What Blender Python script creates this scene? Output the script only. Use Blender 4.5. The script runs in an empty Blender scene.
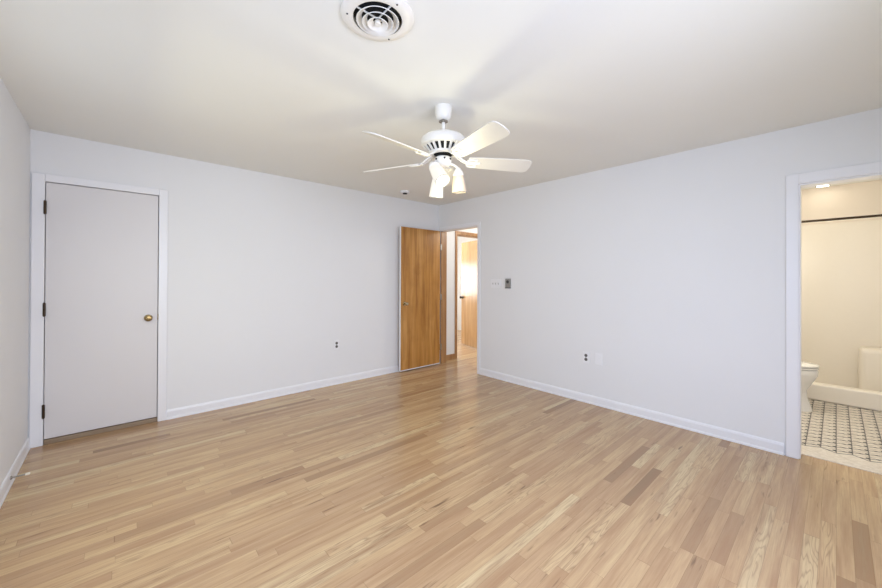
import bpy, bmesh, math, random
from mathutils import Vector, Matrix
random.seed(7)
S = bpy.context.scene
C = S.collection
PI = math.pi
V = Vector

def srgb(r, g, b):
    def f(c):
        c /= 255.0
        return c / 12.92 if c <= 0.04045 else ((c + 0.055) / 1.055) ** 2.4
    return (f(r), f(g), f(b), 1.0)

# ------------------------------------------------------------------ camera
F_PX, YAW, PIT, ROL, SHIFT = 358.379, 0.834063, 0.004403, 0.0040, -17.05
fw = V((math.cos(YAW) * math.cos(PIT), math.sin(YAW) * math.cos(PIT), math.sin(PIT)))
r0 = V((math.sin(YAW), -math.cos(YAW), 0)); u0 = r0.cross(fw)
rr = r0 * math.cos(ROL) + u0 * math.sin(ROL); uu = u0 * math.cos(ROL) - r0 * math.sin(ROL)
cam = bpy.data.cameras.new('camera'); co = bpy.data.objects.new('camera', cam); C.objects.link(co)
cam.sensor_width = 36.0; cam.lens = F_PX / 882 * 36.0; cam.shift_y = SHIFT / 882; cam.clip_start = 0.02
M = Matrix((rr, uu, -fw)).transposed().to_4x4(); M.translation = V((0, 0, 1.309)); co.matrix_world = M
S.camera = co

# ------------------------------------------------------------------ world, lights, exposure
W = bpy.data.worlds.new('sky'); S.world = W; W.use_nodes = True
bg = W.node_tree.nodes['Background']; bg.inputs[0].default_value = (0.80, 0.90, 1.0, 1); bg.inputs[1].default_value = 0.5
S.view_settings.view_transform = 'Standard'; S.view_settings.look = 'None'
S.view_settings.gamma = 1.0; S.view_settings.use_curve_mapping = False
S.view_settings.exposure = 0.08

def area(name, loc, aim, sx, sy, power, col):
    l = bpy.data.lights.new(name, 'AREA'); l.shape = 'RECTANGLE'; l.size = sx; l.size_y = sy
    l.energy = power; l.color = col
    o = bpy.data.objects.new(name, l); C.objects.link(o); o.location = loc
    o.rotation_euler = V(aim).to_track_quat('-Z', 'Z').to_euler()
    return o
def point(name, loc, power, col, rad=0.03):
    l = bpy.data.lights.new(name, 'POINT'); l.energy = power; l.color = col; l.shadow_soft_size = rad
    o = bpy.data.objects.new(name, l); C.objects.link(o); o.location = loc
    return o
# daylight through the windows behind and left of the viewer: sky light falling in, ground light rising in; second left pair is added fill
area('sky_light_rear_window', (0.95, -0.75, 1.45), (0, 1, -0.55), 1.8, 1.1, 74, (0.68, 0.74, 1.0))
area('ground_light_rear_window', (0.95, -0.75, 1.45), (0, 1, 0.5), 1.8, 1.1, 4.5, (0.85, 1.0, 0.35))
area('sky_light_left_window', (-0.58, 0.75, 1.45), (1, 0, -0.7), 1.4, 1.1, 22, (0.22, 0.46, 1.0))
area('second_left_fill_down', (-0.58, 2.3, 1.45), (1, 0, -0.7), 1.2, 1.1, 13.5, (1.0, 0.92, 0.50))  # warm fill aimed down, added together with an unseen window
area('second_left_fill_up', (-0.58, 2.3, 1.45), (1, 0, 0.5), 1.2, 1.1, 5.4, (0.72, 0.86, 1.0))  # cool fill aimed up from the same added window
area('daylight_far_room_window', (4.55, 6.97, 1.27), (0, -1, -0.1), 1.2, 0.82, 30, (0.95, 0.97, 1.0))
point('hall_fill_light', (4.75, 3.2, 2.2), 26, (1.0, 0.95, 0.87), 0.12)  # added fill to brighten the hall, no fixture
point('far_room_fill_light', (4.4, 5.6, 2.25), 40, (1.0, 0.95, 0.87), 0.12)  # added fill to brighten the room across the hall, no fixture
point('bathroom_fill_light', (4.6, 0.55, 1.65), 25, (1.0, 0.93, 0.80), 0.15)  # added unseen fill that evens out the bathroom brightness

# ------------------------------------------------------------------ materials
def newmat(name):
    m = bpy.data.materials.new(name); m.use_nodes = True
    nt = m.node_tree; return m, nt, nt.nodes['Principled BSDF']
def N(nt, typ, **kw):
    n = nt.nodes.new(typ)
    for k, v in kw.items(): setattr(n, k, v)
    return n
def setin(nt, sock, val):
    if hasattr(val, 'links'): nt.links.new(val, sock)
    else: sock.default_value = val
def math_(nt, op, a, b=0.0, c=None):
    n = N(nt, 'ShaderNodeMath', operation=op)
    setin(nt, n.inputs[0], a); setin(nt, n.inputs[1], b)
    if c is not None: setin(nt, n.inputs[2], c)
    return n.outputs[0]
def mixc(nt, fac, a, b, mode='MIX'):
    n = N(nt, 'ShaderNodeMix', data_type='RGBA', blend_type=mode)
    setin(nt, n.inputs[0], fac); setin(nt, n.inputs[6], a); setin(nt, n.inputs[7], b)
    return n.outputs[2]
def coords(nt):
    return N(nt, 'ShaderNodeTexCoord').outputs['Object']
def noise(nt, vec, scale, detail=2.0, rough=0.5, dist=0.0):
    n = N(nt, 'ShaderNodeTexNoise'); setin(nt, n.inputs['Vector'], vec)
    n.inputs['Scale'].default_value = scale; n.inputs['Detail'].default_value = detail
    n.inputs['Roughness'].default_value = rough; n.inputs['Distortion'].default_value = dist
    return n.outputs['Fac']
def ramp(nt, fac, stops):
    n = N(nt, 'ShaderNodeValToRGB'); setin(nt, n.inputs[0], fac)
    e = n.color_ramp.elements
    while len(e) < len(stops): e.new(0.5)
    for k, (p, c) in zip(e, stops): k.position = p; k.color = c
    return n.outputs[0]
def bump(nt, p, h, strength, dist=0.002):
    b = N(nt, 'ShaderNodeBump'); b.inputs['Strength'].default_value = strength; b.inputs['Distance'].default_value = dist
    setin(nt, b.inputs['Height'], h); nt.links.new(b.outputs[0], p.inputs['Normal'])
def mapping(nt, vec, scale):
    n = N(nt, 'ShaderNodeMapping'); setin(nt, n.inputs[0], vec); n.inputs['Scale'].default_value = scale
    return n.outputs[0]

def paint(name, col, rough, var=0.02, bs=0.05, sc=180):
    m, nt, p = newmat(name); co_ = coords(nt)
    f = noise(nt, co_, 3.0, 3.0)
    c2 = tuple(min(1, x * (1 - var)) for x in col[:3]) + (1,)
    nt.links.new(mixc(nt, f, c2, col), p.inputs['Base Color'])
    p.inputs['Roughness'].default_value = rough
    if bs: bump(nt, p, noise(nt, co_, sc, 2.0), bs)
    return m
def plain(name, col, rough=0.4, metal=0.0, var=0.06):
    m, nt, p = newmat(name)
    f = noise(nt, coords(nt), 40.0, 2.0)
    c2 = tuple(x * (1 - var) for x in col[:3]) + (1,)
    nt.links.new(mixc(nt, f, c2, col), p.inputs['Base Color'])
    p.inputs['Roughness'].default_value = rough; p.inputs['Metallic'].default_value = metal
    return m

WALL = paint('white_wall_paint', srgb(236, 236, 236), 0.75)
CEIL = paint('ceiling_paint', srgb(240, 239, 233), 0.85, 0.02, 0.08, 120)
TRIM = paint('white_trim_paint', srgb(240, 240, 242), 0.35, 0.01, 0)
DOORW = paint('white_door_paint', srgb(224, 221, 220), 0.45, 0.015, 0.03, 60)
FANW = plain('white_fan_enamel', srgb(240, 236, 228), 0.35, 0, 0.02)
BLADEW = plain('off_white_blade', srgb(222, 217, 207), 0.4, 0, 0.02)
PLATE = plain('white_plastic', srgb(241, 241, 242), 0.35, 0, 0.01)
BLACK = plain('inner_shade_black', srgb(12, 11, 10), 0.8, 0, 0.2)  # near-black colour stands in for shade inside duct and motor vents
DARKSLOT = plain('dark_slot', srgb(40, 38, 38), 0.6, 0, 0.1)
OUTSLOT = plain('grey_receptacle', srgb(104, 101, 100), 0.5, 0, 0.1)
GREYSLOT = plain('grey_toggle', srgb(196, 194, 192), 0.4, 0, 0.05)
BRASS = plain('antique_brass', srgb(150, 125, 80), 0.22, 1.0, 0.2)
KNOB = plain('pale_brass', srgb(200, 182, 146), 0.2, 1.0, 0.1)
BRONZE = plain('dark_bronze', srgb(70, 58, 46), 0.4, 0.8, 0.2)
STEEL = plain('dull_steel', srgb(160, 155, 148), 0.35, 0.9, 0.1)
GREYPL = plain('grey_control_plate', srgb(150, 148, 144), 0.4, 0.2, 0.1)
DARKDISP = plain('dark_display', srgb(62, 60, 58), 0.3, 0, 0.1)
CREAM = plain('cream_acrylic', srgb(243, 234, 218), 0.3, 0, 0.02)
BATHW = paint('bathroom_paint', srgb(240, 228, 212), 0.7)
PORC = plain('white_porcelain', srgb(240, 236, 228), 0.12, 0, 0.01)
RUBBER = plain('white_rubber', srgb(235, 228, 212), 0.6, 0, 0.02)

# oak strip floor: strips run along x, 57 mm wide, random lengths and tones
def oak_floor():
    m, nt, p = newmat('oak_strip_floor'); co_ = coords(nt)
    sep = N(nt, 'ShaderNodeSeparateXYZ'); nt.links.new(co_, sep.inputs[0])
    x, y = sep.outputs[0], sep.outputs[1]
    v = math_(nt, 'DIVIDE', y, 0.057)
    row = math_(nt, 'FLOOR', v); fv = math_(nt, 'FRACT', v)
    w1 = N(nt, 'ShaderNodeTexWhiteNoise', noise_dimensions='1D'); nt.links.new(row, w1.inputs['W'])
    w2 = N(nt, 'ShaderNodeTexWhiteNoise', noise_dimensions='1D'); nt.links.new(math_(nt, 'ADD', row, 57.3), w2.inputs['W'])
    length = math_(nt, 'MULTIPLY_ADD', w2.outputs['Value'], 0.8, 0.5)
    xo = math_(nt, 'MULTIPLY_ADD', w1.outputs['Value'], 9.0, x)
    # bend the cell lengths along a row so that strips of one row differ too
    wob = math_(nt, 'MULTIPLY', math_(nt, 'SINE', math_(nt, 'MULTIPLY_ADD', xo, 2.3, row)), 0.22)
    u = math_(nt, 'ADD', math_(nt, 'DIVIDE', xo, length), wob)
    cell = math_(nt, 'FLOOR', u); fu = math_(nt, 'FRACT', u)
    idv = N(nt, 'ShaderNodeCombineXYZ'); nt.links.new(cell, idv.inputs[0]); nt.links.new(row, idv.inputs[1])
    wn = N(nt, 'ShaderNodeTexWhiteNoise', noise_dimensions='3D'); nt.links.new(idv.outputs[0], wn.inputs['Vector'])
    rnd = wn.outputs['Value']
    sc_ = N(nt, 'ShaderNodeSeparateColor'); nt.links.new(wn.outputs['Color'], sc_.inputs[0])
    base = ramp(nt, rnd, [(0.0, srgb(150, 121, 90)), (0.03, srgb(174, 142, 107)), (0.11, srgb(193, 160, 122)),
                          (0.5, srgb(202, 170, 128)), (0.85, srgb(210, 180, 137)), (1.0, srgb(219, 195, 152))])
    # per-strip grain space
    off = N(nt, 'ShaderNodeCombineXYZ')
    nt.links.new(math_(nt, 'MULTIPLY_ADD', sc_.outputs[0], 31.0, x), off.inputs[0])
    nt.links.new(math_(nt, 'MULTIPLY_ADD', sc_.outputs[1], 17.0, y), off.inputs[1])
    nt.links.new(math_(nt, 'MULTIPLY', sc_.outputs[2], 23.0), off.inputs[2])
    fine = noise(nt, mapping(nt, off.outputs[0], (6.0, 160.0, 1.0)), 1.0, 4.0, 0.65)
    broad = noise(nt, mapping(nt, off.outputs[0], (1.6, 22.0, 1.0)), 1.0, 3.0, 0.5)
    # cathedral figure: contour lines of a stretched noise field
    fld = noise(nt, mapping(nt, off.outputs[0], (1.1, 15.0, 1.0)), 1.0, 2.5, 0.5)
    ring = math_(nt, 'FRACT', math_(nt, 'MULTIPLY', fld, 17.0))
    ring = math_(nt, 'ABSOLUTE', math_(nt, 'SUBTRACT', ring, 0.5))
    ring = ramp(nt, ring, [(0.0, (1, 1, 1, 1)), (0.22, (0, 0, 0, 1))])
    ringamt = math_(nt, 'MULTIPLY', ring, math_(nt, 'MULTIPLY', math_(nt, 'GREATER_THAN', sc_.outputs[0], 0.76), math_(nt, 'MULTIPLY_ADD', sc_.outputs[1], 0.30, 0.15)))
    c = mixc(nt, ramp(nt, fine, [(0.35, (0, 0, 0, 1)), (0.75, (0.42, 0.42, 0.42, 1))]), base, srgb(150, 114, 82))
    c = mixc(nt, ramp(nt, broad, [(0.42, (0, 0, 0, 1)), (0.72, (0.75, 0.75, 0.75, 1))]), c, srgb(164, 126, 92))
    c = mixc(nt, ringamt, c, srgb(120, 88, 62))
    # mineral streaks and knots
    st = noise(nt, mapping(nt, off.outputs[0], (4.0, 40.0, 1.0)), 1.0, 2.0, 0.5)
    c = mixc(nt, ramp(nt, st, [(0.67, (0, 0, 0, 1)), (0.79, (0.75, 0.75, 0.75, 1))]), c, srgb(92, 66, 50))
    # seams
    sv = math_(nt, 'MINIMUM', fv, math_(nt, 'SUBTRACT', 1.0, fv))
    sv = math_(nt, 'LESS_THAN', sv, 0.012)
    su = math_(nt, 'MINIMUM', fu, math_(nt, 'SUBTRACT', 1.0, fu))
    su = math_(nt, 'LESS_THAN', math_(nt, 'MULTIPLY', su, length), 0.0009)
    seam = math_(nt, 'MAXIMUM', sv, su)
    c = mixc(nt, math_(nt, 'MULTIPLY', seam, 0.45), c, srgb(110, 78, 54))
    nt.links.new(c, p.inputs['Base Color'])
    nt.links.new(math_(nt, 'MULTIPLY_ADD', fine, 0.14, 0.17), p.inputs['Roughness'])
    p.inputs['Specular IOR Level'].default_value = 0.5
    bump(nt, p, math_(nt, 'SUBTRACT', math_(nt, 'MULTIPLY', fine, 0.15), seam), 0.12, 0.001)
    return m
OAK = oak_floor()

def veneer(name, c1, c2, c3, rough, axis_scale):
    m, nt, p = newmat(name); co_ = coords(nt)
    a = noise(nt, mapping(nt, co_, axis_scale), 1.0, 4.0, 0.6, 0.3)
    b = noise(nt, mapping(nt, co_, (axis_scale[0] * 6, axis_scale[1] * 6, axis_scale[2] * 2)), 1.0, 3.0, 0.6)
    d = noise(nt, co_, 3.0, 3.0, 0.6)
    c = ramp(nt, a, [(0.28, c1), (0.5, c2), (0.74, c3)])
    c = mixc(nt, ramp(nt, b, [(0.45, (0, 0, 0, 1)), (0.8, (0.45, 0.45, 0.45, 1))]), c, c1)
    c = mixc(nt, ramp(nt, d, [(0.5, (0, 0, 0, 1)), (0.72, (0.4, 0.4, 0.4, 1))]), c, c1)
    nt.links.new(c, p.inputs['Base Color']); p.inputs['Roughness'].default_value = rough
    return m
WOODDOOR = veneer('stained_door_veneer', srgb(140, 88, 36), srgb(186, 132, 64), srgb(210, 160, 94), 0.35, (14, 14, 0.9))
WOODTRIM = veneer('stained_trim', srgb(140, 98, 58), srgb(168, 124, 80), srgb(186, 146, 102), 0.4, (20, 20, 1.2))
FARDOOR = veneer('pale_door_veneer', srgb(168, 128, 84), srgb(196, 158, 112), srgb(214, 180, 134), 0.22, (14, 14, 0.9))

SADDLE = veneer('worn_saddle', srgb(128, 108, 86), srgb(150, 130, 106), srgb(166, 146, 120), 0.5, (1.2, 20, 20))
def tile_mat():
    m, nt, p = newmat('patterned_bath_tile'); co_ = coords(nt)
    sep = N(nt, 'ShaderNodeSeparateXYZ'); nt.links.new(co_, sep.inputs[0])
    x, y = sep.outputs[0], sep.outputs[1]
    L = 0.095
    # triangular lattice coordinates
    a = math_(nt, 'DIVIDE', y, L * 0.866)
    b = math_(nt, 'ADD', math_(nt, 'DIVIDE', x, L), math_(nt, 'MULTIPLY', a, 0.5))
    c = math_(nt, 'SUBTRACT', b, a)
    def d2(v, sh=0.0):
        f = math_(nt, 'FRACT', math_(nt, 'ADD', v, sh))
        return math_(nt, 'MINIMUM', f, math_(nt, 'SUBTRACT', 1.0, f))
    da, db, dc = d2(a), d2(b), d2(c)
    la = math_(nt, 'LESS_THAN', da, 0.045); lb = math_(nt, 'LESS_THAN', db, 0.065)
    lc = math_(nt, 'MULTIPLY', math_(nt, 'LESS_THAN', dc, 0.03), 0.6)
    lm = math_(nt, 'MAXIMUM', la, math_(nt, 'MAXIMUM', lb, math_(nt, 'MULTIPLY', lc, 0.1)))
    # dark darts at the lattice points and half way between them
    side = math_(nt, 'LESS_THAN', math_(nt, 'FRACT', a), 0.5)
    s1 = math_(nt, 'ADD', da, math_(nt, 'ADD', db, dc))
    s2 = math_(nt, 'ADD', d2(a, 0.5), math_(nt, 'ADD', db, d2(c, 0.5)))
    dots = math_(nt, 'MAXIMUM', math_(nt, 'MULTIPLY', math_(nt, 'LESS_THAN', s1, 0.46), side), math_(nt, 'LESS_THAN', s2, 0.24))
    # thin inner lines, half way
    ia = math_(nt, 'LESS_THAN', d2(b, 0.5), 0.03)
    ic = math_(nt, 'LESS_THAN', d2(c, 0.5), 0.035)
    inner = math_(nt, 'MULTIPLY', math_(nt, 'MAXIMUM', ia, ic), 0.6)
    dark = math_(nt, 'MAXIMUM', math_(nt, 'MAXIMUM', math_(nt, 'MULTIPLY', lm, 0.8), dots), inner)
    # plain stone border in front of the pattern with a stepped zigzag edge
    zz = math_(nt, 'PINGPONG', y, 0.0823)
    edge = math_(nt, 'MULTIPLY_ADD', zz, 0.577, 4.032)
    inside = math_(nt, 'GREATER_THAN', x, edge)
    rim = math_(nt, 'LESS_THAN', math_(nt, 'ABSOLUTE', math_(nt, 'SUBTRACT', x, edge)), 0.006)
    dark = math_(nt, 'MAXIMUM', math_(nt, 'MULTIPLY', dark, inside), math_(nt, 'MULTIPLY', rim, 0.8))
    mar = ramp(nt, noise(nt, co_, 26.0, 5.0, 0.65, 0.6), [(0.3, srgb(206, 194, 178)), (0.6, srgb(232, 223, 210))])
    nt.links.new(mixc(nt, dark, mar, srgb(30, 28, 27)), p.inputs['Base Color'])
    p.inputs['Roughness'].default_value = 0.4
    return m
TILE = tile_mat()

def lit_glass(name, col, strength):
    m, nt, p = newmat(name)
    f = noise(nt, coords(nt), 30.0, 2.0)
    nt.links.new(mixc(nt, f, srgb(168, 163, 154), srgb(160, 155, 146)), p.inputs['Base Color'])
    p.inputs['Roughness'].default_value = 0.25
    p.inputs['Emission Color'].default_value = col; p.inputs['Emission Strength'].default_value = strength
    return m
SHADE_ON = lit_glass('lit_opal_glass', (1.0, 0.95, 0.86, 1), 0.6)
BULB_ON = lit_glass('lit_bulb', (1.0, 0.92, 0.80, 1), 4.0)
SHADE_OFF = plain('unlit_opal_glass', srgb(220, 200, 178), 0.3, 0, 0.02)
BATHLAMP = lit_glass('bathroom_lamp_lens', (1.0, 0.92, 0.78, 1), 8.0)

RIM = plain('ground_glass_rim', srgb(120, 117, 112), 0.5, 0, 0.05)
def pane_mat():
    m, nt, p = newmat('clear_window_pane')
    out = nt.nodes['Material Output']
    t = N(nt, 'ShaderNodeBsdfTransparent'); g = N(nt, 'ShaderNodeBsdfGlossy'); g.inputs['Roughness'].default_value = 0.02
    mx = N(nt, 'ShaderNodeMixShader'); mx.inputs[0].default_value = 0.06
    nt.links.new(t.outputs[0], mx.inputs[1]); nt.links.new(g.outputs[0], mx.inputs[2]); nt.links.new(mx.outputs[0], out.inputs[0])
    return m
PANE = pane_mat()

# ------------------------------------------------------------------ mesh helpers
WL = {}
class MB:
    def __init__(s): s.bm = bmesh.new(); s.X = Matrix.Identity(4)
    def v(s, p): return s.bm.verts.new(s.X @ V(p))
    def box(s, a, b):
        (x0, y0, z0), (x1, y1, z1) = a, b
        q = [s.v(c) for c in ((x0, y0, z0), (x1, y0, z0), (x1, y1, z0), (x0, y1, z0), (x0, y0, z1), (x1, y0, z1), (x1, y1, z1), (x0, y1, z1))]
        for f in ((3, 2, 1, 0), (4, 5, 6, 7), (0, 1, 5, 4), (1, 2, 6, 5), (2, 3, 7, 6), (3, 0, 4, 7)): s.bm.faces.new([q[i] for i in f])
        return s
    def prism(s, pts, d):        # polygon (list of 3D) extruded by vector d
        d = V(d); a = [s.v(p) for p in pts]; b = [s.v(V(p) + d) for p in pts]; n = len(pts)
        s.bm.faces.new(a[::-1]); s.bm.faces.new(b)
        for i in range(n): s.bm.faces.new((a[i], a[(i + 1) % n], b[(i + 1) % n], b[i]))
        return s
    def lathe(s, prof, o, ax=(0, 0, 1), n=32, cap=True, sx=1.0, sy=1.0):   # prof: (radius, height along ax)
        ax = V(ax).normalized(); t = V((1, 0, 0)) if abs(ax.x) < 0.9 else V((0, 1, 0))
        e1 = (t - ax * t.dot(ax)).normalized(); e2 = ax.cross(e1); o = V(o); rings = []
        for r, h in prof:
            if r < 1e-6: rings.append([s.v(o + ax * h)])
            else: rings.append([s.v(o + ax * h + e1 * r * sx * math.cos(2 * PI * i / n) + e2 * r * sy * math.sin(2 * PI * i / n)) for i in range(n)])
        for A, B in zip(rings, rings[1:]):
            for i in range(n):
                j = (i + 1) % n
                if len(A) == 1 and len(B) == 1: continue
                if len(A) == 1: s.bm.faces.new((A[0], B[j], B[i]))
                elif len(B) == 1: s.bm.faces.new((A[i], A[j], B[0]))
                else: s.bm.faces.new((A[i], A[j], B[j], B[i]))
        if cap:
            if len(rings[0]) > 1: s.bm.faces.new(rings[0][::-1])
            if len(rings[-1]) > 1: s.bm.faces.new(rings[-1])
        return s
    def tube(s, path, r, n=10, closed=False):
        path = [V(p) for p in path]; m = len(path); rings = []; up = V((0, 0, 1))
        for i, p in enumerate(path):
            a = path[(i - 1) % m] if (closed or i > 0) else p
            b = path[(i + 1) % m] if (closed or i < m - 1) else p
            d = (b - a).normalized(); t = up if abs(d.z) < 0.95 else V((1, 0, 0))
            e1 = d.cross(t).normalized(); e2 = e1.cross(d)
            rings.append([s.v(p + e1 * r * math.cos(2 * PI * k / n) + e2 * r * math.sin(2 * PI * k / n)) for k in range(n)])
        pr = list(zip(rings, rings[1:])) + ([(rings[-1], rings[0])] if closed else [])
        for A, B in pr:
            for k in range(n): s.bm.faces.new((A[k], A[(k + 1) % n], B[(k + 1) % n], B[k]))
        if not closed: s.bm.faces.new(rings[0][::-1]); s.bm.faces.new(rings[-1])
        return s
    def loft(s, rings, cap=True):
        R = [[s.v(p) for p in q] for q in rings]; n = len(R[0])
        for A, B in zip(R, R[1:]):
            for k in range(n): s.bm.faces.new((A[k], A[(k + 1) % n], B[(k + 1) % n], B[k]))
        if cap: s.bm.faces.new(R[0][::-1]); s.bm.faces.new(R[-1])
        return s
    def build(s, name, mat, parent=None, origin=None, bevel=0, smooth=False, seg=2):
        bmesh.ops.recalc_face_normals(s.bm, faces=s.bm.faces)
        if parent is not None: o0 = WL[parent.name]
        else: o0 = V(origin) if origin is not None else V((0, 0, 0))
        bmesh.ops.translate(s.bm, verts=s.bm.verts, vec=-o0)
        me = bpy.data.meshes.new(name); s.bm.to_mesh(me); s.bm.free()
        o = bpy.data.objects.new(name, me); C.objects.link(o); me.materials.append(mat)
        if parent is not None: o.parent = parent
        else: o.location = o0
        WL[o.name] = o0
        if smooth:
            me.polygons.foreach_set('use_smooth', [True] * len(me.polygons))
            try: me.set_sharp_from_angle(angle=math.radians(40))
            except Exception: pass
        if bevel:
            b = o.modifiers.new('bevel', 'BEVEL'); b.width = bevel; b.segments = seg; b.limit_method = 'ANGLE'
        return o
def tag(o, label, cat, group=None):
    o['label'] = label; o['category'] = cat
    if group: o['group'] = group
    return o
def thing(name, loc, label, cat, group=None):
    o = bpy.data.objects.new(name, None); C.objects.link(o); o.location = loc; o.empty_display_size = 0.05
    WL[o.name] = V(loc); return tag(o, label, cat, group)
def struct(o, label, cat):
    o['kind'] = 'structure'; return tag(o, label, cat)

# ------------------------------------------------------------------ room shell
XL, XB, YA, YR, H, T = -0.4907, 3.7083, 4.1453, -0.66, 2.44, 0.11
XO = XB + T
YH = 4.19                      # face of the hall's end wall
def wall(name, boxes, label, mat=WALL):
    m = MB()
    for a, b in boxes: m.box(a, b)
    return struct(m.build(name, mat), label, 'wall')

fl = MB(); fl.box((XL - T, YR - T, -0.05), (3.822, 7.1, 0)); fl.box((3.822, 1.05, -0.05), (6.6, 7.1, 0))
struct(fl.build('floor', OAK), 'pale oak strip floor running through bedroom and hall', 'floor')
ce = MB(); ce.box((XL - T, YR - T, H), (6.6, 7.1, H + 0.08))
struct(ce.build('ceiling', CEIL), 'plain off-white flat ceiling over the room', 'ceiling')

# left wall with a window beside the camera
wy0, wy1, wy2, wy3, wz0, wz1 = 0.0, 1.5, 1.65, 2.95, 0.85, 2.05
wall('wall_left', [((XL - T, YR - T, 0), (XL, wy0, H)), ((XL - T, wy1, 0), (XL, wy2, H)), ((XL - T, wy3, 0), (XL, YA, H)), ((XL - T, wy0, 0), (XL, wy3, wz0)), ((XL - T, wy0, wz1), (XL, wy3, H))], 'white painted wall at far left of the room')
vx0, vx1 = 0.0, 1.9
wall('wall_rear', [((XL, YR - T, 0), (vx0, YR, H)), ((vx1, YR - T, 0), (6.6, YR, H)), ((vx0, YR - T, 0), (vx1, YR, wz0)), ((vx0, YR - T, wz1), (vx1, YR, H))], 'white wall behind the viewer with a wide window')
# back wall with the closet door opening
DX0, DX1, DZ = -0.412, 0.287, 2.054
wall('wall_back', [((XL - T, YA, 0), (DX0, YA + T, H)), ((DX1, YA, 0), (XO, YA + T, H)), ((DX0, YA, DZ), (DX1, YA + T, H))], 'white wall with the closed white door in it')
wall('wall_closet', [((XL - T, 4.95, 0), (1.2, 5.0, H)), ((1.15, YA + T, 0), (1.2, 4.95, H)), ((XL - T, YA + T, 0), (XL - 0.06, 4.95, H))], 'closet walls behind the closed white door')
# right wall with bathroom and hall openings
BY0, BY1, BZ = -0.55, 0.185, 2.012
EY0, EY1, EZ = 3.325, 4.092, 2.045
wall('wall_right', [((XB, YR, 0), (XO, BY0, H)), ((XB, BY1, 0), (XO, EY0, H)), ((XB, BY0, BZ), (XO, BY1, H)), ((XB, EY0, EZ), (XO, EY1, H)), ((XB, EY1, 0), (XO, YA, H))], 'white wall between the hall doorway and bathroom doorway')
# hall and the room beyond it
HX0, HX1, HZ = 4.15, 4.95, 2.035
wall('wall_hall', [((XO, YH, 0), (HX0, YH + T, H)), ((HX1, YH, 0), (6.6, YH + T, H)), ((HX0, YH, HZ), (HX1, YH + T, H))], 'white hall wall seen through the bedroom doorway')
wall('wall_hall_end', [((5.75, 1.10, 0), (5.85, YH, H))], 'end wall of the hall beyond the doorway')
wall('wall_bathroom_side', [((XO, 1.0, 0), (6.6, 1.10, H))], 'partition between bathroom and hall')
wall('wall_far_room_left', [((3.2, YH + T, 0), (3.3, 7.0, H))], 'left wall of the room across the hall')
wall('wall_far_room_right', [((6.5, YH + T, 0), (6.6, 7.0, H))], 'right wall of the room across the hall')
gx0, gx1, gz0, gz1 = 3.9, 5.2, 0.82, 1.72
wall('wall_far_room_back', [((3.2, 7.0, 0), (gx0, 7.1, H)), ((gx1, 7.0, 0), (6.6, 7.1, H)), ((gx0, 7.0, 0), (gx1, 7.1, gz0)), ((gx0, 7.0, gz1), (gx1, 7.1, H))], 'window wall of the room across the hall')
wall('wall_bathroom_back', [((6.37, YR, 0), (6.6, 1.0, H))], 'beige bathroom wall above the shower surround', BATHW)
bf = MB(); bf.box((3.822, YR, -0.05), (6.37, 1.0, 0.004))
struct(bf.build('floor_bathroom', TILE), 'white bathroom floor tile with black triangle pattern', 'floor')

# windows (outside the picture, they let the daylight in; the second left one is added for fill)
def window(n, a, b, axis, label):
    (x0, y0, z0), (x1, y1, z1) = a, b
    f = MB(); w = 0.05
    if axis == 'y':
        f.box((x0, y0, z0), (x1, y1, z0 + w)); f.box((x0, y0, z1 - w), (x1, y1, z1))
        f.box((x0, y0, z0), (x0 + w, y1, z1)); f.box((x1 - w, y0, z0), (x1, y1, z1))
        f.box(((x0 + x1) / 2 - 0.02, y0, z0), ((x0 + x1) / 2 + 0.02, y1, z1))
        g = MB().box((x0 + w, (y0 + y1) / 2, z0 + w), (x1 - w, (y0 + y1) / 2 + 0.004, z1 - w))
    else:
        f.box((x0, y0, z0), (x1, y1, z0 + w)); f.box((x0, y0, z1 - w), (x1, y1, z1))
        f.box((x0, y0, z0), (x1, y0 + w, z1)); f.box((x0, y1 - w, z0), (x1, y1, z1))
        f.box((x0, (y0 + y1) / 2 - 0.02, z0), (x1, (y0 + y1) / 2 + 0.02, z1))
        g = MB().box(((x0 + x1) / 2, y0 + w, z0 + w), ((x0 + x1) / 2 + 0.004, y1 - w, z1 - w))
    o = struct(f.build('window_%d' % n, TRIM, origin=a), label, 'window')
    g.build('window_pane', PANE, o)
window(1, (vx0, YR - 0.06, wz0), (vx1, YR - 0.02, wz1), 'y', 'wide window in the wall behind the viewer')
window(2, (XL - 0.06, wy0, wz0), (XL - 0.02, wy1, wz1), 'x', 'window in the left wall beside the viewer')
window(4, (XL - 0.06, wy2, wz0), (XL - 0.02, wy3, wz1), 'x', 'unseen second window added in the left wall towards the closet door')  # unseen opening added to go with the second left fill lights
window(3, (gx0, 7.0, gz0), (gx1, 7.04, gz1), 'y', 'window of the room across the hall')

# baseboards: a cap-edged board with a small shoe moulding
def baseboard(name, p, q, nrm, label, mat=TRIM, h=0.088):
    p, q, n = V((*p, 0)), V((*q, 0)), V((*nrm, 0))
    prof = [(0, 0), (0.015, 0), (0.015, 0.012), (0.0105, 0.02), (0.0105, h - 0.02), (0.007, h - 0.006), (0.003, h), (0, h)]
    m = MB(); m.prism([p + n * a + V((0, 0, z)) for a, z in prof], q - p)
    return struct(m.build(name, mat), label, 'baseboard')
baseboard('baseboard_left', (XL, YR), (XL, YA), (1, 0), 'white baseboard along the left wall')
baseboard('baseboard_back', (0.352, YA), (XB, YA), (0, -1), 'white baseboard between the white door and wooden door')
baseboard('baseboard_right', (XB, 0.262), (XB, 3.275), (-1, 0), 'white baseboard between hall doorway and bathroom doorway')
baseboard('baseboard_rear', (XL, YR), (XB, YR), (0, 1), 'white baseboard behind the viewer')
baseboard('baseboard_hall', (XO, YH), (HX0 - 0.05, YH), (0, -1), 'brown wooden baseboard in the hall', WOODTRIM, 0.085)

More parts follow.
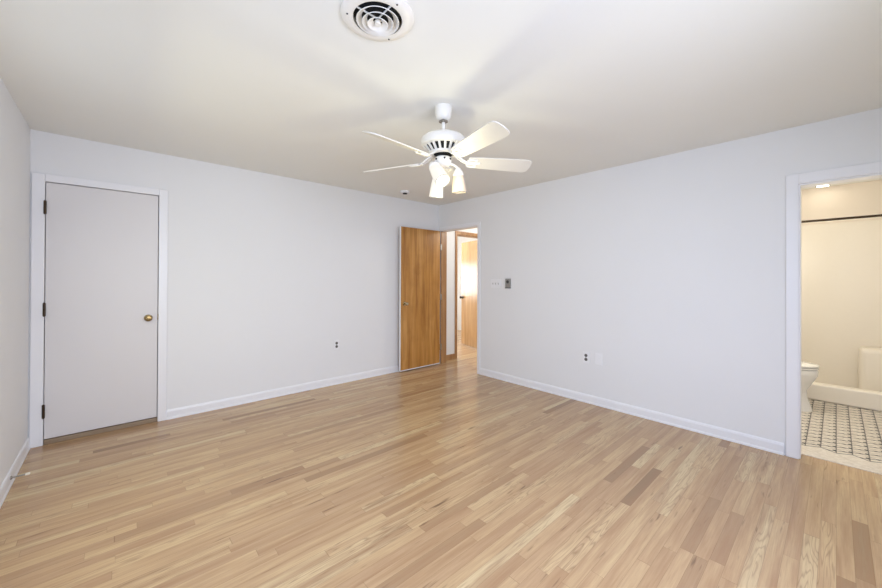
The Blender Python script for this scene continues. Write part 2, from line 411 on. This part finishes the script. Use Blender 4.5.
# trims
def casing(n, boxes, label, mat=TRIM, cat='door frame', bev=0.004):
    m = MB()
    for a, b in boxes: m.box(a, b)
    return struct(m.build('trim_%d' % n, mat, bevel=bev), label, cat)
casing(1, [((-0.482, YA - 0.016, 0), (DX0, YA, 2.112)), ((DX1, YA - 0.016, 0), (0.352, YA, 2.112)), ((DX0, YA - 0.016, DZ), (DX1, YA, 2.112)),
           ((DX0 - 0.001, YA + 0.04, 0), (DX0 + 0.012, YA + T, DZ)), ((DX1 - 0.012, YA + 0.04, 0), (DX1 + 0.001, YA + T, DZ)), ((DX0, YA + 0.04, DZ - 0.012), (DX1, YA + T, DZ))],
       'white painted casing around the closed white door')
casing(2, [((XB - 0.014, EY0 - 0.045, 0), (XB, EY0 + 0.004, EZ + 0.05)), ((XB - 0.014, EY0, EZ), (XB, EY1, EZ + 0.05)), ((XB, EY0 - 0.001, 0), (XO, EY0 + 0.01, EZ)), ((XB, EY0, EZ - 0.012), (XO, EY1, EZ + 0.001))],
       'white casing on the right side of the hall doorway')
casing(3, [((XB - 0.004, EY1 - 0.012, 0), (XO + 0.004, EY1 + 0.001, EZ - 0.012))], 'brown wooden jamb at the hinge side of the hall doorway', WOODTRIM)
casing(4, [((XB - 0.016, BY1 - 0.002, 0), (XB, BY1 + 0.067, BZ + 0.075)), ((XB - 0.016, BY0 - 0.075, 0), (XB, BY0, BZ + 0.075)), ((XB - 0.016, BY0, BZ), (XB, BY1, BZ + 0.075)),
           ((XB, BY1 - 0.01, 0), (XO + 0.004, BY1 + 0.001, BZ)), ((XB, BY0 - 0.001, 0), (XO + 0.004, BY0 + 0.01, BZ)), ((XB, BY0, BZ - 0.012), (XO + 0.004, BY1, BZ + 0.001))],
       'white casing around the bathroom doorway')
casing(5, [((HX0 - 0.045, YH - 0.014, 0), (HX0 + 0.004, YH, HZ + 0.055)), ((HX1 - 0.004, YH - 0.014, 0), (HX1 + 0.045, YH, HZ + 0.055)), ((HX0, YH - 0.014, HZ), (HX1, YH, HZ + 0.055)),
           ((HX0 - 0.001, YH, 0), (HX0 + 0.012, YH + T, HZ)), ((HX1 - 0.012, YH, 0), (HX1 + 0.001, YH + T, HZ)), ((HX0, YH, HZ - 0.012), (HX1, YH + T, HZ + 0.001))],
       'brown wooden casing of the doorway across the hall', WOODTRIM)

casing(6, [((DX0 + 0.002, YA - 0.004, 0), (DX1 - 0.002, YA + T, 0.037))], 'worn greyish brown wooden threshold under the closed white door', SADDLE, 'threshold')

# ------------------------------------------------------------------ doors
def knob(m, o, d, r=0.027):
    m.lathe([(0.031, 0), (0.031, 0.004), (0.027, 0.009), (0.011, 0.012), (0.0105, 0.03), (0.016, 0.034), (r * 0.93, 0.042), (r, 0.05), (r * 0.95, 0.058), (r * 0.7, 0.066), (0.0, 0.068)], o, d, 24)
d1 = struct(MB().box((DX0 + 0.004, YA - 0.002, 0.044), (DX1 - 0.005, YA + 0.033, DZ - 0.005)).build('door_1', DOORW, origin=((DX0 + DX1) / 2, YA + 0.015, 0.044), bevel=0.002), 'closed plain white slab door in the back wall', 'door')
k = MB(); knob(k, (0.217, YA - 0.002, 0.945), (0, -1, 0)); k.build('door_knob', BRASS, d1, smooth=True)['label'] = 'antique brass knob'
for z0 in (1.80, 1.005, 0.215):
    h = MB(); h.box((DX0 - 0.007, YA - 0.0205, z0), (DX0 + 0.010, YA - 0.0165, z0 + 0.1))
    h.lathe([(0.006, 0), (0.006, 0.106), (0.004, 0.110)], (DX0 + 0.002, YA - 0.024, z0 - 0.004), (0, 0, 1), 12)
    h.build('hinge', BRONZE, d1)['label'] = 'dark bronze hinge'
s = MB().box((DX1 - 0.0045, YA - 0.0035, 0.925), (DX1 + 0.002, YA + 0.02, 0.975)).build('strike_plate', BRASS, d1)

# open wooden door standing against the back wall
LY = 4.050
d2 = struct(MB().box((2.925, LY, 0.030), (3.655, LY + 0.035, 2.030)).build('door_2', WOODDOOR, origin=(3.66, LY, 0.03), bevel=0.0015), 'brown wooden slab door standing open against the back wall', 'door')
e = MB().box((2.9225, LY + 0.001, 0.030), (2.925, LY + 0.034, 2.030)).build('door_edge', TRIM, d2); e['label'] = 'white painted edge of the door'
MB().box((2.9225, LY, 0.018), (3.655, LY + 0.035, 0.030)).build('bottom_edge', TRIM, d2)['label'] = 'white strip along the bottom of the door'  # white painted lower edge of the leaf, built as a strip
k = MB(); knob(k, (2.99, LY, 0.955), (0, -1, 0), 0.026); k.build('door_knob', KNOB, d2, smooth=True)['label'] = 'pale brass knob'
for z0 in (0.22, 0.98, 1.74):
    h = MB(); h.lathe([(0.006, 0), (0.006, 0.09)], (3.668, LY + 0.004, z0), (0, 0, 1), 10); h.box((3.655, LY + 0.006, z0), (3.70, LY + 0.009, z0 + 0.09))
    h.build('hinge', STEEL, d2)

# pale door open into the room across the hall
ang = math.radians(73); hp = V((4.925, YH + T + 0.012, 0))
X = Matrix.Translation(hp) @ Matrix.Rotation(ang, 4, 'Z')
m = MB(); m.X = X; m.box((0, 0, 0.02), (0.73, 0.035, 2.02))
d3 = struct(m.build('door_3', FARDOOR, origin=hp, bevel=0.0015), 'pale wooden door open in the room across the hall', 'door')
m = MB(); m.X = X; knob(m, (0.67, 0.035, 0.94), (0, 1, 0), 0.026); m.build('door_knob', BRONZE, d3, smooth=True)['label'] = 'dark metal knob'

# ------------------------------------------------------------------ ceiling fan
FX, FY = 1.595, 1.741
fan = thing('ceiling_fan', (FX, FY, H), 'white five-blade ceiling fan with three-light kit in mid room', 'ceiling fan')
MB().lathe([(0.056, H), (0.056, 2.428), (0.053, 2.390), (0.045, 2.364), (0.03, 2.354), (0.0, 2.35)], (FX, FY, 0), n=36).build('canopy', FANW, fan, smooth=True)
dr = MB().lathe([(0.0115, 2.27), (0.0115, 2.36)], (FX, FY, 0), n=16); dr.build('downrod', FANW, fan, smooth=True)
hb = MB(); hb.box((FX - 0.022, FY - 0.022, 2.337), (FX + 0.022, FY + 0.022, 2.352)); hb.build('hanger_collar', STEEL, fan, bevel=0.003)
MB().lathe([(0.0, 2.254), (0.03, 2.253), (0.085, 2.250), (0.126, 2.242), (0.143, 2.228), (0.148, 2.212), (0.147, 2.188), (0.142, 2.178), (0.130, 2.174), (0.0, 2.176)], (FX, FY, 0), n=48).build('motor_housing', FANW, fan, smooth=True)
MB().lathe([(0.118, 2.176), (0.086, 2.132), (0.05, 2.128), (0.05, 2.108), (0.0, 2.107)], (FX, FY, 0), n=36).build('motor_shade_cone', BLACK, fan, smooth=True)  # black cone puts the shade of vent slots and gap into colour
vr = MB()
for i in range(20):
    a = 2 * PI * i / 20; vr.X = Matrix.Translation((FX, FY, 0)) @ Matrix.Rotation(a, 4, 'Z')
    vr.prism([(0.088, -0.006, 2.126), (0.134, -0.009, 2.176), (0.123, -0.009, 2.178), (0.08, -0.006, 2.130)], (0, 0.014, 0))
vr.X = Matrix.Translation((FX, FY, 0))
vr.lathe([(0.098, 2.136), (0.096, 2.124), (0.07, 2.120), (0.062, 2.126), (0.07, 2.136)], (0, 0, 0), n=36, cap=False)
vr.build('motor_vent_ribs', FANW, fan, smooth=True)
sh = MB().lathe([(0.0, 2.110), (0.044, 2.109), (0.054, 2.102), (0.055, 2.078), (0.05, 2.060), (0.036, 2.048), (0.018, 2.043), (0.0, 2.042)], (FX, FY, 0), n=36).build('switch_housing', FANW, fan, smooth=True)
az0 = YAW
for da in (PI - 0.95, PI + 0.95, PI + 0.15):
    a = az0 + da; d = V((math.cos(a), math.sin(a), 0))
    MB().lathe([(0.006, 0.0), (0.006, 0.006), (0.0, 0.007)], V((FX, FY, 2.088)) + d * 0.054, d, 10).build('housing_screw', DARKSLOT, sh)

ZB, KP = 2.085, math.tan(math.radians(20))
for i in range(5):
    a = az0 - 0.11 + i * 2 * PI / 5
    X = Matrix.Translation((FX, FY, ZB)) @ Matrix.Rotation(a, 4, 'Z') @ Matrix.Rotation(-math.radians(20), 4, 'X')
    out = []
    r0_, r1_ = 0.165, 0.615
    for r_, w_ in ((r0_, 0.040), (r0_ + 0.012, 0.050), (0.30, 0.057), (0.45, 0.063), (0.570, 0.066), (0.592, 0.062), (0.606, 0.050), (0.613, 0.032), (r1_, 0.0)):
        out.append((r_, w_))
    pts = [(r_, w_, 0) for r_, w_ in out] + [(r_, -w_, 0) for r_, w_ in out[::-1][1:]]
    m = MB(); m.X = X; m.prism(pts, (0, 0, 0.007))
    b = m.build('blade', BLADEW, fan, bevel=0.0015)
    m = MB(); m.X = X
    # scrolled blade iron: two loops, a spine and three screw pads under the blade
    for sg in (-1, 1):
        loop = [(0.165 + 0.032 * math.cos(t) + 0.03, sg * (0.021 + 0.015 * math.sin(t)), -0.005) for t in [2 * PI * k_ / 18 for k_ in range(18)]]
        m.tube(loop, 0.0055, 8, True)
    m.tube([(0.15, 0, -0.004), (0.19, 0, -0.006), (0.245, 0, -0.004)], 0.007, 8)
    for q in ((0.245, 0), (0.222, 0.028), (0.222, -0.028)): m.lathe([(0.010, 0.001), (0.010, -0.007), (0.004, -0.009), (0, -0.009)], (q[0], q[1], 0), n=12)
    m.X = Matrix.Translation((FX, FY, 0)) @ Matrix.Rotation(a, 4, 'Z')
    for sg in (-1, 1):
        m.tube([(0.075, sg * 0.010, 2.128), (0.105, sg * 0.016, 2.112), (0.135, sg * 0.014, 2.092), (0.172, sg * 0.010, ZB - 0.006)], 0.006, 8)
    m.build('blade_iron', FANW, fan, smooth=True)

# light kit: three arms, each with a fitter, an opal bell shade and a bulb
def fp(lat, dep, z):      # offsets from the fan's axis: to the right and away, in the room
    return V((FX, FY, 0)) + V((rr.x, rr.y, 0)).normalized() * lat + V((fw.x, fw.y, 0)).normalized() * dep + V((0, 0, z))
def shade_light(top, mouth, lit):
    ax = (mouth - top).normalized(); L = (mouth - top).length
    root = V((FX, FY, 2.062)); back = top - ax * 0.045
    d = (back - root); d.z = 0; d.normalize()
    m = MB(); m.tube([root + d * 0.02, (root + d * 0.03 + back) / 2 + V((0, 0, 0.012)), back, top - ax * 0.02], 0.0075, 10)
    arm = m.build('lamp_arm', FANW, fan, smooth=True)
    MB().lathe([(0.010, -0.046), (0.018, -0.040), (0.034, -0.010), (0.038, 0.004), (0.034, 0.008), (0.0, 0.008)], top, ax, 24).build('fitter', FANW, arm, smooth=True)
    out = [(0.031, 0.0), (0.037, 0.02), (0.042, 0.05), (0.0455, 0.085), (0.049, L)]
    inn = [(r_ - 0.0035, h_) for r_, h_ in out[::-1]]
    sh_ = MB().lathe(out + inn, top, ax, 32, cap=False).build('lamp_shade', SHADE_ON if lit else SHADE_OFF, fan, smooth=True)
    sh_['label'] = 'lit opal glass shade' if lit else 'unlit opal glass shade'
    e1 = ax.orthogonal().normalized(); e2 = ax.cross(e1)
    MB().tube([mouth + (e1 * math.cos(t) + e2 * math.sin(t)) * 0.0475 for t in [2 * PI * k_ / 36 for k_ in range(36)]], 0.0022, 8, True).build('shade_rim', RIM, sh_, smooth=True)
    MB().lathe([(0.012, 0.005), (0.013, 0.03), (0.02, 0.05), (0.027, 0.07), (0.027, 0.085), (0.018, 0.1), (0.0, 0.106)], top, ax, 18).build('bulb', BULB_ON if lit else PLATE, sh_, smooth=True)
    if lit: point('fan_lamp', mouth + ax * 0.10, 3.3, (1.0, 0.97, 0.66), 0.04)
shade_light(fp(-0.058, -0.055, 2.028), fp(-0.003, -0.128, 1.917), True)
shade_light(fp(-0.036, 0.085, 1.997), fp(-0.048, 0.115, 1.870), True)
shade_light(fp(0.100, 0.02, 2.000), fp(0.108, 0.03, 1.884), False)
ch = MB(); ch.tube([fp(-0.02, 0.10, 2.05), fp(-0.035, 0.07, 1.99), fp(-0.036, 0.07, 1.89)], 0.0014, 6)
ch.lathe([(0.0, 0.0), (0.005, -0.004), (0.006, -0.014), (0.0, -0.02)], fp(-0.036, 0.07, 1.892), (0, 0, 1), 10)
ch.build('pull_chain', STEEL, fan)

# ------------------------------------------------------------------ ceiling diffuser and smoke alarm
vc = (0.830, 1.327)
ven = thing('ceiling_air_diffuser', (vc[0], vc[1], H), 'round white air diffuser with concentric rings on the ceiling', 'air vent')
O = (vc[0], vc[1], 0)
MB().lathe([(0.154, 2.440), (0.155, 2.434), (0.148, 2.428), (0.132, 2.424), (0.112, 2.420), (0.104, 2.4225), (0.104, 2.4395)], O, n=64, cap=False).build('flange', FANW, ven, smooth=True)
MB().lathe([(0.1035, 2.4385), (0.0, 2.4385)], O, n=48, cap=False).build('duct_shade_disc', BLACK, ven)  # flat black disc in place of the shaded duct hollow
for ri, ro, zi, zo in ((0.068, 0.090, 2.430, 2.413), (0.045, 0.066, 2.424, 2.406), (0.020, 0.043, 2.418, 2.400)):
    MB().lathe([(ri, zi), (ro, zo), (ro + 0.0015, zo + 0.002), (ri + 0.001, zi + 0.003)], O, n=56, cap=False).build('diffuser_ring', FANW, ven, smooth=True)
m = MB(); m.lathe([(0.012, 2.40), (0.012, 2.418)], O, n=20); m.box((vc[0] - 0.1, vc[1] - 0.003, 2.426), (vc[0] + 0.1, vc[1] + 0.003, 2.430)); m.box((vc[0] - 0.003, vc[1] - 0.1, 2.426), (vc[0] + 0.003, vc[1] + 0.1, 2.430))
m.build('center_bracket', FANW, ven, smooth=True)
for a in (0.6, 2.7, 4.8):
    MB().lathe([(0.004, 0), (0.0035, -0.002), (0, -0.003)], (vc[0] + 0.128 * math.cos(a), vc[1] + 0.128 * math.sin(a), 2.4225), (0, 0, 1), 10).build('screw', DARKSLOT, ven)

sd = thing('smoke_detector', (2.77, 3.755, H), 'small round white smoke alarm on ceiling near the far corner', 'smoke detector')
MB().lathe([(0.062, H), (0.062, 2.428), (0.055, 2.415), (0.0, 2.412)], (2.77, 3.755, 0), n=32).build('housing', PLATE, sd, smooth=True)
MB().lathe([(0.030, 2.4125), (0.028, 2.404), (0.0, 2.403)], (2.77, 3.755, 0), n=24).build('sensor_grille', DARKSLOT, sd, smooth=True)

# ------------------------------------------------------------------ wall plates
def plate(name, pos, nrm, w, h, label, cat, group=None, mat=PLATE, t=0.006):
    o = thing(name, pos, label, cat, group)
    p = V(pos); n = V((*nrm, 0)); s_ = V((-n.y, n.x, 0))
    X = Matrix((s_, V((0, 0, 1)), n)).transposed().to_4x4(); X.translation = p
    m = MB(); m.X = X; m.box((-w / 2, -h / 2, 0), (w / 2, h / 2, t)); m.build('face_plate', mat, o, bevel=0.002)
    return o, X
def outlet(pos, nrm, label):
    o, X = plate('wall_outlet', pos, nrm, 0.072, 0.117, label, 'outlet')
    for zc in (0.021, -0.021):
        m = MB(); m.X = X; m.lathe([(0.0165, 0.0055), (0.0165, 0.0085), (0.0, 0.0086)], (0, zc, 0), (0, 0, 1), 20)
        rc = m.build('receptacle', OUTSLOT, o)
    m = MB(); m.X = X; m.lathe([(0.003, 0.006), (0.003, 0.0075), (0, 0.008)], (0, 0, 0), (0, 0, 1), 10); m.build('screw', STEEL, o)
outlet((2.022, YA, 0.486), (0, -1), 'white duplex wall outlet on the back wall left of wooden door')
outlet((XB, 1.785, 0.478), (-1, 0), 'white duplex wall outlet on the right wall, beside a blank plate')
o, X = plate('blank_wall_plate', (XB, 1.650, 0.482), (-1, 0), 0.072, 0.117, 'white cover plate right of the outlet on the right wall', 'wall plate')
for zc in (0.042, -0.042):
    m = MB(); m.X = X; m.lathe([(0.003, 0.006), (0.003, 0.0075), (0, 0.008)], (0, zc, 0), (0, 0, 1), 10); m.build('screw', PLATE, o)
o, X = plate('light_switch', (XB, 3.010, 1.243), (-1, 0), 0.163, 0.117, 'white triple light switch plate beside the hall doorway', 'light switch')
for yc in (-0.046, 0, 0.046):
    m = MB(); m.X = X; m.box((yc - 0.0055, -0.013, 0.004), (yc + 0.0055, 0.013, 0.0065))
    m.prism([(yc - 0.004, -0.004, 0.006), (yc - 0.004, 0.008, 0.006), (yc - 0.004, 0.012, 0.016), (yc - 0.004, 0.006, 0.017)], (0.008, 0, 0))
    m.build('toggle', GREYSLOT, o)
o, X = plate('fan_control', (XB, 2.807, 1.250), (-1, 0), 0.076, 0.122, 'small grey wall control right of the light switch', 'wall control', None, GREYPL, 0.018)
m = MB(); m.X = X; m.lathe([(0.020, 0.017), (0.020, 0.021), (0.016, 0.023), (0, 0.023)], (0, 0.020, 0), (0, 0, 1), 24); m.build('dial', DARKDISP, o, smooth=True)
m = MB(); m.X = X; m.box((-0.030, -0.046, 0.017), (0.030, -0.012, 0.0195)); m.build('button_panel', STEEL, o, bevel=0.001)
m = MB(); m.X = X; m.box((-0.039, -0.062, 0.0), (0.039, -0.053, 0.022)); m.build('bottom_lip', DARKDISP, o, bevel=0.001)

# door stop on the left baseboard
sp = V((XL + 0.0105, 3.46, 0.055))
st = thing('door_stop', sp, 'slim metal door stop with white tip on left baseboard', 'door stop')
MB().lathe([(0.012, 0), (0.011, 0.005), (0.006, 0.009), (0.0, 0.009)], sp, (1, 0, 0.0), 16).build('base', STEEL, st, smooth=True)
MB().lathe([(0.0045, 0.006), (0.0045, 0.066)], sp, (1, 0, 0), 12).build('rod', STEEL, st, smooth=True)
MB().lathe([(0.0075, 0.062), (0.008, 0.078), (0.005, 0.082), (0.0, 0.082)], sp, (1, 0, 0), 14).build('bumper_tip', RUBBER, st, smooth=True)

# ------------------------------------------------------------------ bathroom
TX = 5.13
def ell(cy, z, a, b, n=28, flat=0.0):
    q = []
    for k_ in range(n):
        t = 2 * PI * k_ / n; yy = math.sin(t)
        q.append((TX + a * math.cos(t) * (1 + 0.10 * yy), cy + b * yy, z))
    return q
toi = thing('toilet', (TX, 0.50, 0.004), 'white toilet with closed lid behind the bathroom door casing', 'toilet')
m = MB(); m.loft([ell(0.42, 0.004, 0.115, 0.265), ell(0.42, 0.05, 0.110, 0.255), ell(0.43, 0.14, 0.100, 0.235), ell(0.43, 0.21, 0.115, 0.235), ell(0.42, 0.29, 0.155, 0.265), ell(0.40, 0.36, 0.180, 0.280), ell(0.40, 0.405, 0.185, 0.285), ell(0.40, 0.418, 0.178, 0.278)])
m.build('bowl', PORC, toi, smooth=True)
m = MB(); m.loft([ell(0.40, 0.422, 0.180, 0.280), ell(0.40, 0.426, 0.188, 0.287), ell(0.40, 0.436, 0.188, 0.287), ell(0.40, 0.440, 0.183, 0.282)]); m.build('seat', PORC, toi, smooth=True)
m = MB(); m.loft([ell(0.40, 0.446, 0.182, 0.281), ell(0.40, 0.450, 0.190, 0.289), ell(0.40, 0.462, 0.190, 0.289), ell(0.40, 0.470, 0.170, 0.27), ell(0.40, 0.473, 0.10, 0.18)]); m.build('lid', PORC, toi, smooth=True)
m = MB(); m.box((TX - 0.21, 0.76, 0.42), (TX + 0.21, 0.97, 0.76)); m.build('tank', PORC, toi, bevel=0.025, seg=4)
m = MB(); m.box((TX - 0.22, 0.75, 0.76), (TX + 0.22, 0.98, 0.795)); m.build('tank_lid', PORC, toi, bevel=0.01, seg=3)
m = MB(); m.box((TX - 0.11, 0.62, 0.25), (TX + 0.11, 0.80, 0.425)); m.build('tank_shelf', PORC, toi, bevel=0.02, seg=3)

shw = thing('shower_stall', (6.0, 0.17, 0.004), 'cream moulded shower stall with low curb across the bathroom', 'shower')
SY0, SY1 = -0.655, 0.995
m = MB(); m.box((5.62, SY0, 0.004), (5.74, SY1, 0.185)); m.build('curb', CREAM, shw, bevel=0.02, seg=4)
m = MB(); m.box((5.72, SY0, 0.004), (6.34, SY1, 0.06)); m.build('pan', CREAM, shw, bevel=0.01)
m = MB(); m.box((6.335, SY0, 0.05), (6.365, SY1, 1.99)); m.build('surround_panel', CREAM, shw, bevel=0.006)
m = MB(); m.box((5.74, SY1 - 0.03, 0.05), (6.34, SY1, 1.99)); m.build('surround_panel', CREAM, shw, bevel=0.006)
m = MB(); m.box((5.74, SY0, 0.05), (6.34, SY0 + 0.03, 1.99)); m.build('surround_panel', CREAM, shw, bevel=0.006)
m = MB(); m.box((6.10, SY0 + 0.02, 0.05), (6.34, -0.17, 0.56)); m.build('moulded_seat', CREAM, shw, bevel=0.05, seg=4)
rod = thing('shower_rod', (5.66, SY1, 1.957), 'dark straight shower curtain rod across the shower', 'shower rod')
MB().tube([(5.66, YR, 1.957), (5.66, 1.0, 1.957)], 0.0125, 16).build('bar', BRONZE, rod, smooth=True)
for y_, d_ in ((YR, 1), (1.0, -1)): MB().lathe([(0.03, 0), (0.03, 0.006), (0.016, 0.018)], (5.66, y_, 1.957), (0, d_, 0), 20).build('end_flange', BRONZE, rod, smooth=True)
lam = thing('bathroom_ceiling_light', (6.12, 0.105, H), 'small bright ceiling light above the shower', 'ceiling light')
m = MB(); m.box((5.97, 0.045, H - 0.012), (6.27, 0.165, H)); m.build('frame', BRONZE, lam, bevel=0.002)
m = MB(); m.box((5.985, 0.056, H - 0.016), (6.255, 0.154, H - 0.010)); m.build('lens', BATHLAMP, lam, bevel=0.002)
